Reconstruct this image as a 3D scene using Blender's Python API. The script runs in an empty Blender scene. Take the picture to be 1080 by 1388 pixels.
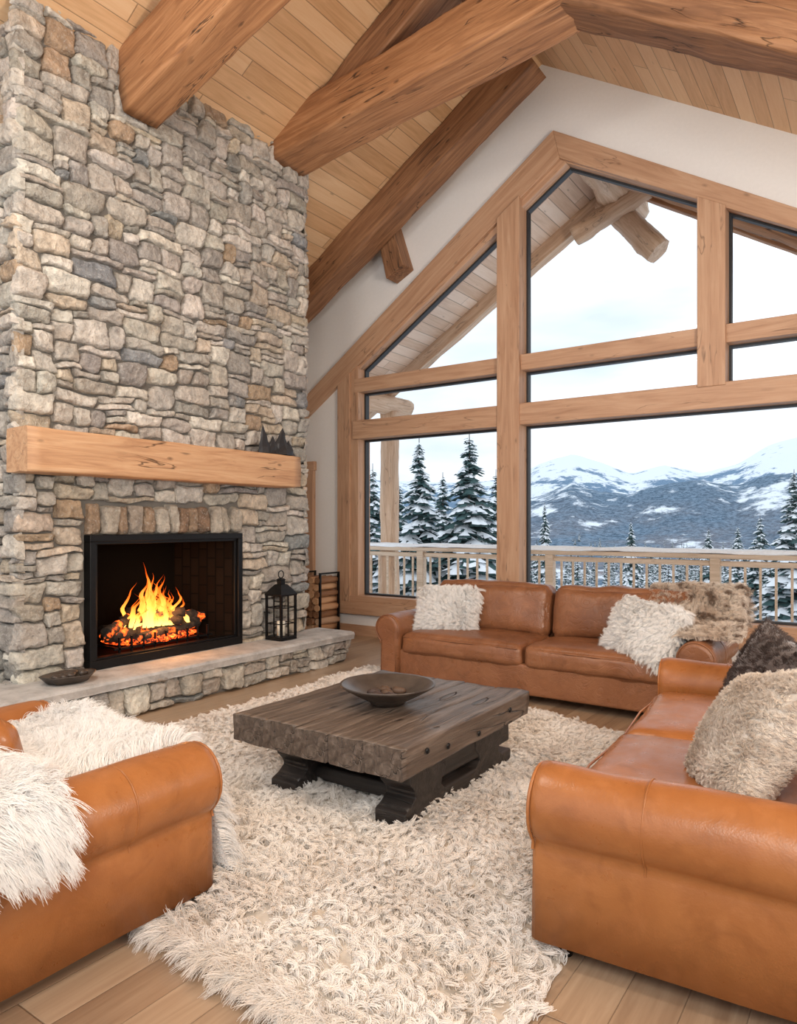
import bpy, bmesh, math, random
import numpy as np
from mathutils import Vector, Matrix, noise, Euler
random.seed(7); rng=np.random.default_rng(7)
S=bpy.context.scene; COL=S.collection
S.view_settings.view_transform='Standard'
try: S.view_settings.look='None'
except Exception: pass
nz=noise.noise
# ------------------------------------------------------------ helpers
def link(o,parent=None):
    COL.objects.link(o)
    if parent is not None: o.parent=parent
    return o
def empty(name,loc=(0,0,0),rz=0):
    e=bpy.data.objects.new(name,None); e.location=loc; e.rotation_euler=(0,0,rz); e.empty_display_size=.2
    COL.objects.link(e); return e
def mobj(name,verts,faces,mat=None,parent=None,smooth=False,mats=None,fm=None):
    me=bpy.data.meshes.new(name); me.from_pydata([tuple(v) for v in verts],[],faces)
    for m in (mats or ([mat] if mat else [])): me.materials.append(m)
    if fm is not None: me.polygons.foreach_set('material_index',fm)
    if smooth: me.polygons.foreach_set('use_smooth',[True]*len(me.polygons))
    me.update(); me.validate()
    return link(bpy.data.objects.new(name,me),parent)
def fixn(o):
    bm=bmesh.new(); bm.from_mesh(o.data); bmesh.ops.recalc_face_normals(bm,faces=bm.faces); bm.to_mesh(o.data); bm.free(); return o
def bev(o,w=.01,s=2,ang=35,hard=False):
    m=o.modifiers.new('b','BEVEL'); m.width=w; m.segments=s; m.limit_method='ANGLE'; m.angle_limit=math.radians(ang)
    if hard: m.harden_normals=True
    return o
BF=[(0,3,2,1),(4,5,6,7),(0,1,5,4),(1,2,6,5),(2,3,7,6),(3,0,4,7)]
def box(name,lo,hi,mat,parent=None,b=0.0):
    x0,y0,z0=lo; x1,y1,z1=hi
    v=[(x0,y0,z0),(x1,y0,z0),(x1,y1,z0),(x0,y1,z0),(x0,y0,z1),(x1,y0,z1),(x1,y1,z1),(x0,y1,z1)]
    o=mobj(name,v,BF,mat,parent)
    if b: bev(o,b)
    return o
def axm(p0,p1,up=(0,0,1)):
    p0=Vector(p0);p1=Vector(p1);x=(p1-p0).normalized();up=Vector(up)
    if abs(x.dot(up))>.99: up=Vector((0,1,0))
    y=up.cross(x).normalized();z=x.cross(y)
    m=Matrix((x,y,z)).transposed().to_4x4(); m.translation=p0; return m
def ringrect(w,h,b=.012):
    pts=[];a,c=w/2,h/2
    cs=[(a-b,c-b,0),(-a+b,c-b,90),(-a+b,-c+b,180),(a-b,-c+b,270)]
    for i,(cx,cy,an) in enumerate(cs):
        for j in range(3):
            t=math.radians(an+45*j); pts.append((cx+b*math.cos(t),cy+b*math.sin(t)))
        nx,ny,_=cs[(i+1)%4]
        t=math.radians(an+90); ex,ey=cx+b*math.cos(t),cy+b*math.sin(t); fx,fy=nx+b*math.cos(t),ny+b*math.sin(t)
        for f in (.07,.36,.64,.93): pts.append((ex+(fx-ex)*f,ey+(fy-ey)*f))
    return pts
def ringcirc(r,n=16): return [(r*math.cos(2*math.pi*i/n),r*math.sin(2*math.pi*i/n)) for i in range(n)]
def loft(name,p0,p1,ring,mat,parent=None,N=20,amp=.006,fr=2.0,up=(0,0,1),taper=1.0,seed=0):
    L=(Vector(p1)-Vector(p0)).length; n=len(ring); V=[];F=[]
    for i in range(N+1):
        x=L*i/N; s=1+(taper-1)*i/N
        for (a,b) in ring:
            d=amp*(nz(Vector((x*fr+seed*7.1,a*6+seed,b*6)))+.5*nz(Vector((x*fr*4,a*12+seed,b*12))))
            l=math.hypot(a,b) or 1
            V.append((x,a*s+d*a/l*1.5,b*s+d*b/l*1.5))
    for i in range(N):
        for j in range(n):
            k=(j+1)%n; F.append((i*n+j,i*n+k,(i+1)*n+k,(i+1)*n+j))
    F.append(tuple(reversed(range(n)))); F.append(tuple(range(N*n,N*n+n)))
    o=mobj(name,V,F,mat,parent,True); fixn(o)
    for p in o.data.polygons:
        if len(p.vertices)>4: p.use_smooth=False
    o.matrix_local=axm(p0,p1,up); return o
def beam(name,p0,p1,w,h,mat,parent=None,b=.012,N=None,amp=.006,up=(0,0,1),seed=0):
    L=(Vector(p1)-Vector(p0)).length
    return loft(name,p0,p1,ringrect(w,h,b),mat,parent,N or max(4,int(L*10)),amp,up=up,seed=seed)
def prism(name,poly,y0,y1,mat,parent=None,d=(1,0),b=.006):
    dx,dz=d; l=math.hypot(dx,dz); dx/=l; dz/=l
    R=Matrix(((dx,0,-dz,0),(0,1,0,0),(dz,0,dx,0),(0,0,0,1))); Ri=R.inverted()
    n=len(poly); V=[Ri@Vector((x,y0,z)) for x,z in poly]+[Ri@Vector((x,y1,z)) for x,z in poly]
    F=[tuple(range(n)),tuple(reversed(range(n,2*n)))]+[(i,n+i,n+(i+1)%n,(i+1)%n) for i in range(n)]
    o=mobj(name,V,F,mat,parent); fixn(o); o.matrix_local=R
    if b: bev(o,b)
    return o
def tube(name,pts,r,mat,parent=None,cyc=False):
    cu=bpy.data.curves.new(name,'CURVE'); cu.dimensions='3D'; cu.bevel_depth=r; cu.bevel_resolution=2
    sp=cu.splines.new('POLY'); sp.points.add(len(pts)-1)
    for p,q in zip(sp.points,pts): p.co=(*q,1)
    sp.use_cyclic_u=cyc; cu.materials.append(mat)
    return link(bpy.data.objects.new(name,cu),parent)
def lathe(name,prof,mat,parent=None,n=40,loc=(0,0,0),sx=1,sy=1,smooth=True,wob=0,ph=0):
    V=[];F=[]
    for i,(r,z) in enumerate(prof):
        for j in range(n):
            t=2*math.pi*j/n+ph; rr=r*(1+wob*nz(Vector((math.cos(t)*2,math.sin(t)*2,z*5))))
            V.append((loc[0]+rr*math.cos(t)*sx,loc[1]+rr*math.sin(t)*sy,loc[2]+z))
    for i in range(len(prof)-1):
        for j in range(n):
            k=(j+1)%n;F.append((i*n+j,i*n+k,(i+1)*n+k,(i+1)*n+j))
    return fixn(mobj(name,V,F,mat,parent,smooth))
# ------------------------------------------------------------ materials
class T:
    def __init__(s,name):
        s.m=bpy.data.materials.new(name); s.m.use_nodes=True; s.t=s.m.node_tree
        s.b=s.t.nodes['Principled BSDF']; s.o=s.t.nodes['Material Output']
    def n(s,ty,**k):
        q=s.t.nodes.new('ShaderNode'+ty)
        for a,v in k.items(): setattr(q,a,v)
        return q
    def l(s,a,b): s.t.links.new(a,b)
    def inp(s,sock,v):
        if hasattr(v,'is_output'): s.l(v,sock)
        else: sock.default_value=v
    def math(s,op,a,b=0.0,c=None):
        q=s.n('Math',operation=op); s.inp(q.inputs[0],a); s.inp(q.inputs[1],b)
        if c is not None: s.inp(q.inputs[2],c)
        return q.outputs[0]
    def mapr(s,v,a,b,c=0.0,d=1.0):
        q=s.n('MapRange'); s.inp(q.inputs[0],v)
        for i,x in enumerate((a,b,c,d)): q.inputs[i+1].default_value=x
        return q.outputs[0]
    def mix(s,f,a,b,mode='MIX'):
        q=s.n('Mix',data_type='RGBA',blend_type=mode); s.inp(q.inputs[0],f)
        for i,v in ((6,a),(7,b)):
            if isinstance(v,(tuple,list)): v=(*v[:3],1)
            s.inp(q.inputs[i],v)
        return q.outputs[2]
    def co(s,scale=(1,1,1),which='Object',loc=(0,0,0)):
        t=s.n('TexCoord'); m=s.n('Mapping'); m.inputs['Scale'].default_value=scale; m.inputs['Location'].default_value=loc
        s.l(t.outputs[which],m.inputs[0]); return m.outputs[0]
    def noise(s,vec,sc=5,det=4,ro=.55,dist=0):
        q=s.n('TexNoise'); s.l(vec,q.inputs['Vector']); q.inputs['Scale'].default_value=sc; q.inputs['Detail'].default_value=det
        q.inputs['Roughness'].default_value=ro; q.inputs['Distortion'].default_value=dist; return q.outputs['Fac']
    def ramp(s,f,st):
        q=s.n('ValToRGB'); s.l(f,q.inputs[0]); e=q.color_ramp.elements
        while len(e)<len(st): e.new(.5)
        for x,(p,c) in zip(e,st): x.position=p; x.color=(*c[:3],1)
        return q.outputs[0]
    def bump(s,h,st=.3,d=.01,nrm=None):
        q=s.n('Bump'); q.inputs['Strength'].default_value=st; q.inputs['Distance'].default_value=d; s.l(h,q.inputs['Height'])
        if nrm: s.l(nrm,q.inputs['Normal'])
        return q.outputs[0]
    def fin(s,col=None,rough=None,nrm=None,**k):
        if col is not None: s.inp(s.b.inputs['Base Color'],(*col[:3],1) if isinstance(col,(tuple,list)) else col)
        if rough is not None: s.inp(s.b.inputs['Roughness'],rough)
        if nrm is not None: s.l(nrm,s.b.inputs['Normal'])
        for a,v in k.items(): s.inp(s.b.inputs[a.replace('_',' ')],v)
        return s.m
def simple(name,col,rough=.5,var=.12,bs=.1,sc=30,**k):
    t=T(name); v=t.co(); f=t.noise(v,sc,3)
    c=t.mix(t.mapr(f,.3,.7),tuple(x*(1-var) for x in col),tuple(min(1,x*(1+var*.7)) for x in col))
    return t.fin(c,rough,t.bump(f,bs,.005),**k)
def wood(name,c1,c2,c3,rough=.55,crack=.7,gs=1.0,bs=.5):
    t=T(name); v=t.co((.7*gs,9*gs,9*gs)); f=t.noise(v,1.6,6,.6,1.2)
    v2=t.co((1.5,40,40)); f2=t.noise(v2,1.5,3,.6)
    g=t.math('ADD',t.math('MULTIPLY',f,.75),t.math('MULTIPLY',f2,.25))
    col=t.ramp(g,[(.32,c1),(.5,c2),(.68,c3)])
    v3=t.co((.9,7,7),loc=(3,1,2)); cr=t.noise(v3,1.1,3,.5,.6)
    cw=t.math('ABSOLUTE',t.math('SUBTRACT',cr,.5))
    msk=t.mapr(t.noise(t.co((.8,.8,.8),loc=(5,5,5)),2,2),.48,.58)
    ck=t.math('MULTIPLY',t.mapr(cw,0,.013,1,0),msk)
    vo=t.n('TexVoronoi'); t.l(t.co((2.2,5,5)),vo.inputs['Vector']); vo.inputs['Scale'].default_value=1.3
    kn=t.mapr(vo.outputs['Distance'],.03,.11,1,0)
    dark=t.math('MULTIPLY',t.math('MAXIMUM',ck,t.math('MULTIPLY',kn,.75)),crack)
    col=t.mix(dark,col,tuple(x*.15 for x in c1))
    h=t.math('SUBTRACT',g,t.math('MULTIPLY',dark,1.2))
    return t.fin(col,rough,t.bump(h,bs,.012))
def planks(name,pw,pl,st,rough=.45,groove=.03,gd=.4,var=.35,gstr=.5):
    t=T(name); tc=t.n('TexCoord'); sp=t.n('SeparateXYZ'); t.l(tc.outputs['Object'],sp.inputs[0])
    w=t.math('DIVIDE',sp.outputs[0],pw); idx=t.math('FLOOR',w); fr=t.math('FRACT',t.math('ADD',w,1000.0))
    wn=t.n('TexWhiteNoise',noise_dimensions='1D'); t.l(idx,wn.inputs['W'])
    ly=t.math('ADD',t.math('DIVIDE',sp.outputs[1],pl),t.math('MULTIPLY',wn.outputs[0],7.3))
    id2=t.math('FLOOR',ly); fy=t.math('FRACT',t.math('ADD',ly,100.0))
    cb=t.n('CombineXYZ'); t.l(idx,cb.inputs[0]); t.l(id2,cb.inputs[1])
    w2=t.n('TexWhiteNoise',noise_dimensions='3D'); t.l(cb.outputs[0],w2.inputs['Vector']); r=w2.outputs[0]
    c2=t.n('CombineXYZ'); t.l(t.math('MULTIPLY',sp.outputs[0],14),c2.inputs[0]); t.l(t.math('ADD',sp.outputs[1],t.math('MULTIPLY',r,30)),c2.inputs[1]); t.l(t.math('MULTIPLY',r,9),c2.inputs[2])
    g=t.noise(c2.outputs[0],1.5,6,.6,1.0)
    c3=t.n('CombineXYZ'); t.l(t.math('MULTIPLY',sp.outputs[0],90),c3.inputs[0]); t.l(t.math('MULTIPLY',sp.outputs[1],3),c3.inputs[1])
    g2=t.noise(c3.outputs[0],1,3)
    f=t.math('ADD',t.math('MULTIPLY',g,gstr),t.math('ADD',t.math('MULTIPLY',g2,.15),t.math('MULTIPLY',r,var)))
    col=t.ramp(f,st)
    vo=t.n('TexVoronoi'); cv=t.n('CombineXYZ'); t.l(t.math('MULTIPLY',sp.outputs[0],7),cv.inputs[0]); t.l(t.math('ADD',t.math('MULTIPLY',sp.outputs[1],2.2),t.math('MULTIPLY',r,20)),cv.inputs[1])
    t.l(cv.outputs[0],vo.inputs['Vector']); vo.inputs['Scale'].default_value=1
    kn=t.mapr(vo.outputs['Distance'],.03,.09,.5,0)
    col=t.mix(kn,col,tuple(x*.3 for x in st[0][1]))
    e=t.math('MINIMUM',fr,t.math('SUBTRACT',1.0,fr)); gv=t.mapr(e,0,groove,1,0)
    e2=t.math('MINIMUM',fy,t.math('SUBTRACT',1.0,fy)); gv2=t.mapr(e2,0,.0022,1,0)
    gg=t.math('MAXIMUM',gv,gv2)
    col=t.mix(t.math('MULTIPLY',gg,gd),col,(.05,.025,.012))
    h=t.math('SUBTRACT',t.math('MULTIPLY',f,.15),gg)
    return t.fin(col,rough,t.bump(h,.5,.006))
def leather(name,c1,c2,rough=.36,cr=.25,bs=.32):
    t=T(name); v=t.co(); f=t.noise(v,2.6,5,.62,.4); vo=t.n('TexVoronoi'); t.l(v,vo.inputs['Vector']); vo.inputs['Scale'].default_value=170
    w=t.noise(v,7,5,.6,1.2); f3=t.noise(v,12,4,.6)
    cre=t.math('ABSOLUTE',t.math('SUBTRACT',t.noise(v,4.5,4,.55,2.0),.5)); crs=t.mapr(cre,0,.035,1,0)
    col=t.mix(t.mapr(f,.3,.7),c1,c2); col=t.mix(t.mapr(w,.52,.72,0,.35),col,tuple(x*.6 for x in c1))
    col=t.mix(t.mapr(f3,.55,.75,0,.22),col,tuple(min(1,x*1.35+.02) for x in c2))
    h=t.math('SUBTRACT',t.math('ADD',w,t.math('MULTIPLY',vo.outputs['Distance'],.12)),t.math('MULTIPLY',crs,cr))
    return t.fin(col,t.mapr(f3,.3,.7,rough-.06,rough+.12),t.bump(h,bs,.014),Specular_IOR_Level=.45)
def furmat(name,c1,c2,sc=6,c3=None):
    t=T(name); v=t.co(); f=t.noise(v,sc,3); col=t.mix(t.mapr(f,.38,.62),c1,c2)
    if c3: col=t.mix(t.mapr(t.noise(v,sc*2.3,3),.50,.62),col,c3)
    t.fin(col,.75,Specular_IOR_Level=.2)
    tr=t.n('BsdfTranslucent'); t.l(col,tr.inputs[0]); mx=t.n('MixShader'); mx.inputs[0].default_value=.25
    t.l(t.b.outputs[0],mx.inputs[1]); t.l(tr.outputs[0],mx.inputs[2]); t.l(mx.outputs[0],t.o.inputs[0])
    return t.m
m_ceil=planks('pine_ceiling',.135,3.2,[(.3,(.56,.33,.165)),(.5,(.72,.46,.255)),(.72,(.80,.57,.35))],.5,.035,.6)
m_floor=planks('oak_floor',.16,1.9,[(.3,(.29,.19,.12)),(.5,(.42,.30,.20)),(.72,(.53,.40,.28))],.30,.014,.4,.22)
m_sof=planks('pine_soffit',.15,3,[(.3,(.62,.42,.29)),(.5,(.76,.56,.42)),(.72,(.84,.67,.54))],.6,.05,.6)
m_beam=wood('timber_orange',(.22,.095,.04),(.41,.195,.085),(.56,.30,.145),.6,.95)
m_beamd=wood('timber_brown',(.13,.06,.029),(.26,.125,.06),(.40,.215,.108),.6,.95)
m_frame=wood('window_wood',(.39,.215,.125),(.50,.30,.185),(.58,.375,.245),.5,.55,bs=.2)
m_mantel=wood('mantel_wood',(.38,.19,.095),(.56,.32,.17),(.66,.42,.245),.55,.9)
m_logw=wood('log_wood',(.42,.26,.16),(.58,.39,.26),(.70,.52,.38),.6,.6)
m_rail=wood('rail_wood',(.42,.30,.2),(.58,.44,.32),(.68,.54,.41),.6,.3)
m_table=wood('table_wood',(.045,.032,.025),(.105,.077,.06),(.20,.155,.125),.38,1.0,1.3,.9)
m_tbase=wood('table_base_wood',(.012,.010,.009),(.026,.021,.019),(.055,.044,.038),.5,.5)
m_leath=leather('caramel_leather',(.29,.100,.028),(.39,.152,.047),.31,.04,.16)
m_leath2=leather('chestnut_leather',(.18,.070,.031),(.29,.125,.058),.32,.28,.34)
m_wall=simple('plaster_white',(.80,.79,.78),.85,.02,.0)
m_black=simple('black_metal',(.012,.012,.013),.4,Metallic=.6)
m_gasket=simple('gasket_dark',(.02,.022,.026),.5)
m_snow=simple('snow',(.88,.91,.95),.8,.04)
def m_stone():
    t=T('field_stone'); a=t.n('Attribute',attribute_name='Col'); v=t.co()
    f=t.noise(v,11,7,.68); f2=t.noise(v,55,4,.65); f3=t.noise(v,4,3)
    col=t.mix(t.mapr(f,.30,.66,0,1),t.mix(1,a.outputs[0],(.62,.61,.60),'MULTIPLY'),t.mix(1,a.outputs[0],(1.36,1.34,1.30),'MULTIPLY'))
    col=t.mix(t.mapr(f3,.57,.7,0,.24),col,(.44,.33,.23))
    col=t.mix(t.mapr(f2,.58,.72,0,.5),col,(.11,.10,.09))
    col=t.mix(t.mapr(f2,.44,.32,0,.45),col,(.74,.73,.70))
    vo=t.n('TexVoronoi',feature='F1'); t.l(v,vo.inputs['Vector']); vo.inputs['Scale'].default_value=20
    h=t.math('ADD',t.math('ADD',f,t.math('MULTIPLY',f2,.4)),t.math('MULTIPLY',vo.outputs['Distance'],.55))
    return t.fin(col,.85,t.bump(h,1.0,.035))
m_st=m_stone()
m_mortar=simple('mortar',(.15,.14,.125),.95)
def m_slabf():
    t=T('hearth_slab_stone'); v=t.co(); f=t.noise(v,6,6,.65); f2=t.noise(v,40,4)
    col=t.ramp(f,[(.3,(.32,.315,.31)),(.5,(.48,.47,.46)),(.7,(.60,.59,.58))])
    return t.fin(col,.7,t.bump(t.math('ADD',f,t.math('MULTIPLY',f2,.5)),.6,.015))
m_slab=m_slabf()
# ------------------------------------------------------------ room
def roof(x): return 6.27-.62*max(0,-3-x)-.63*max(0,x+3)
floor=box('floor',(-6.5,-2.0,-.15),(3.2,7.28,0),m_floor)
def roofslab(name,xs,y0,y1,th,mat,dz=0):
    V=[];F=[]
    for x in xs:
        z=roof(x)+dz
        V+= [(x,y0,z),(x,y1,z),(x,y1,z+th),(x,y0,z+th)]
    n=len(xs)
    for i in range(n-1):
        a=i*4;b=a+4
        for k in range(4): F.append((a+k,a+(k+1)%4,b+(k+1)%4,b+k))
    F.append((0,1,2,3)); F.append(tuple((n-1)*4+k for k in (3,2,1,0)))
    return fixn(mobj(name,V,F,mat))
roofslab('ceiling',[-6.7,-3,3.2],-2.0,7.22,.15,m_ceil)
roofslab('roof_overhang',[-8.2,-3,3.2],7.22,10.05,.2,m_sof,.0)
roofslab('roof_snow',[-8.3,-3,3.3],6.9,10.1,.35,m_snow,.21)
box('wall_left',(-6.7,-2.0,-.15),(-6.5,7.2,4.2),m_wall)
W=empty('wall_window_side')
def R2(x): return roof(x)+.05
def wp(name,poly): prism(name,poly,7.0,7.2,m_wall,W,b=0)
wp('wall_piece_left',[(-6.5,-.1),(-5.55,-.1),(-5.55,R2(-5.55)),(-6.5,R2(-6.5))])
wp('wall_piece_sill',[(-5.55,-.1),(.6,-.1),(.6,.42),(-5.55,.42)])
wp('wall_piece_gable_a',[(-5.55,3.47),(-2.82,5.35),(-2.82,R2(-2.82)),(-3,R2(-3)),(-5.55,R2(-5.55))])
wp('wall_piece_gable_b',[(-2.82,5.35),(.6,3.30),(.6,R2(.6)),(-2.82,R2(-2.82))])
wp('wall_piece_right',[(.6,-.1),(3.2,-.1),(3.2,R2(3.2)),(.6,R2(.6))])
box('baseboard_window_side',(-6.5,6.97,0),(3.2,7.0,.13),m_frame)
# window
WN=empty('window_1')
def to(x): return 5.5-.70*(-2.85-x) if x<-2.85 else 5.5-.62*(x+2.85)
def ti(x): return 5.19-.68*(-2.78-x) if x<-2.78 else 5.19-.58*(x+2.78)
def gl(x): return 5.14-.66*(-2.72-x) if x<-2.72 else 5.14-.56*(x+2.72)
prism('casing_slope_left',[(-6.5,to(-6.5)),(-2.85,5.5),(-2.78,5.19),(-6.5,ti(-6.5))],6.94,7.01,m_frame,WN,(1,.69))
prism('casing_slope_right',[(-2.85,5.5),(.75,to(.75)),(.75,ti(.75)),(-2.78,5.19)],6.94,7.01,m_frame,WN,(1,-.6))
prism('jamb_slope_left',[(-5.55,3.47),(-2.82,5.33),(-2.72,5.14),(-5.44,gl(-5.44))],6.99,7.22,m_frame,WN,(1,.67))
prism('jamb_slope_right',[(-2.82,5.33),(.6,3.30),(.45,gl(.45)),(-2.72,5.14)],6.99,7.22,m_frame,WN,(1,-.57))
prism('casing_left',[(-5.76,.3),(-5.56,.3),(-5.56,3.34),(-5.76,3.2)],6.945,7.01,m_frame,WN,(0,1))
prism('jamb_left',[(-5.58,.34),(-5.44,.34),(-5.44,3.40),(-5.58,3.30)],6.97,7.22,m_frame,WN,(0,1))
prism('casing_right',[(.55,.3),(.75,.3),(.75,3.3),(.55,3.3)],6.945,7.01,m_frame,WN,(0,1))
prism('jamb_right',[(.45,.34),(.58,.34),(.58,3.36),(.45,3.36)],6.97,7.22,m_frame,WN,(0,1))
prism('sill',[(-5.6,.38),(.6,.38),(.6,.5),(-5.6,.5)],6.95,7.215,m_frame,WN)
prism('sill_casing',[(-5.77,.27),(.76,.27),(.76,.42),(-5.77,.42)],6.925,7.0,m_frame,WN)
prism('transom_main',[(-5.5,2.46),(.5,2.46),(.5,2.69),(-5.5,2.69)],6.93,7.195,m_frame,WN)
prism('transom_upper',[(-5.5,3.05),(.5,3.05),(.5,3.22),(-5.5,3.22)],6.965,7.195,m_frame,WN)
prism('mullion_column',[(-3.485,.45),(-3.22,.45),(-3.22,ti(-3.22)+.02),(-3.485,ti(-3.485)+.02)],6.91,7.2,m_frame,WN,(0,1))
prism('mullion_column_b',[(-1.435,2.66),(-1.194,2.66),(-1.194,ti(-1.194)+.02),(-1.435,ti(-1.435)+.02)],6.915,7.2,m_frame,WN,(0,1))
tg=T('window_glass'); tr=tg.n('BsdfTransparent'); gs=tg.n('BsdfGlossy'); gs.inputs['Roughness'].default_value=.0
mx=tg.n('MixShader'); mx.inputs[0].default_value=.012; tg.l(tr.outputs[0],mx.inputs[1]); tg.l(gs.outputs[0],mx.inputs[2]); tg.l(mx.outputs[0],tg.o.inputs[0]); m_glass=tg.m
panes=[[(-5.44,.5),(-3.485,.5),(-3.485,2.46),(-5.44,2.46)],[(-3.22,.5),(.45,.5),(.45,2.46),(-3.22,2.46)],
 [(-5.44,2.69),(-3.485,2.69),(-3.485,3.05),(-5.44,3.05)],[(-3.22,2.69),(-1.435,2.69),(-1.435,3.05),(-3.22,3.05)],[(-1.194,2.69),(.45,2.69),(.45,3.05),(-1.194,3.05)],
 [(-5.44,3.22),(-3.485,3.22),(-3.485,gl(-3.485)),(-5.44,gl(-5.44))],
 [(-3.22,3.22),(-1.435,3.22),(-1.435,gl(-1.435)),(-2.72,5.14),(-3.22,gl(-3.22))],
 [(-1.194,3.22),(.45,3.22),(.45,gl(.45)),(-1.194,gl(-1.194))]]
for i,p in enumerate(panes):
    mobj('glass_pane_%d'%i,[(x,7.14,z) for x,z in p],[tuple(range(len(p)))],m_glass,WN)
    n=len(p); V=[];F=[]
    def off(k,d):
        a=Vector(p[k-1]);b=Vector(p[k]);c=Vector(p[(k+1)%n]); e1=(b-a).normalized(); e2=(c-b).normalized()
        n1=Vector((-e1.y,e1.x)); n2=Vector((-e2.y,e2.x)); h=(n1+n2).normalized(); return b+h*d/max(.3,h.dot(n1))
    for y in (7.10,7.17):
        for k in range(n): V.append((p[k][0],y,p[k][1]))
        for k in range(n):
            q=off(k,.022); V.append((q.x,y,q.y))
    for k in range(n):
        j=(k+1)%n
        F+=[(k,j,n+j,n+k),(n+k,n+j,3*n+j,3*n+k),(2*n+k,2*n+j,3*n+j,3*n+k)]
    mobj('gasket_%d'%i,V,F,m_gasket,WN)
# beams
beam('ceiling_beam',(-4.93,3.43,4.59+.255),(-1.7,3.43,4.59+.255+.29*3.23),.32,.51,m_beam,None,.02,amp=.010,seed=1)
TR=empty('roof_truss')
beam('tie_beam',(-4.93,5.14,4.94+.2),(-1.35,5.14,4.94+.2+.107*3.58),.44,.40,m_beam,TR,.02,amp=.010,seed=2)
beam('rafter_left',(-4.3,5.14,roof(-4.3)-.17),(-2.95,5.14,roof(-3)-.17),.34,.28,m_beamd,TR,.02,amp=.012,seed=3)
beam('rafter_right',(-3.05,5.14,roof(-3)-.17),(2.6,5.14,roof(2.6)-.17),.40,.30,m_beamd,TR,.03,amp=.02,seed=4)
beam('gable_rafter',(-6.45,6.6,roof(-6.45)-.20),(-2.93,6.6,roof(-3)-.18),.30,.36,m_beamd,None,.02,amp=.01,seed=5)
prism('wall_bracket_block',[(-4.98,4.80),(-4.80,4.96),(-4.62,4.42),(-4.86,4.30)],6.76,7.0,m_beamd,None,(.3,-1),.01)
D=empty('door_1')
prism('casing_side',[(-6.29,0),(-6.17,0),(-6.17,2.1),(-6.29,2.1)],6.94,6.998,m_frame,D,(0,1))
prism('casing_head',[(-6.49,2.1),(-6.15,2.1),(-6.15,2.22),(-6.49,2.22)],6.94,6.998,m_frame,D)
box('door_leaf',(-6.49,6.955,.01),(-6.29,6.968,2.1),m_mantel,D)
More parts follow.
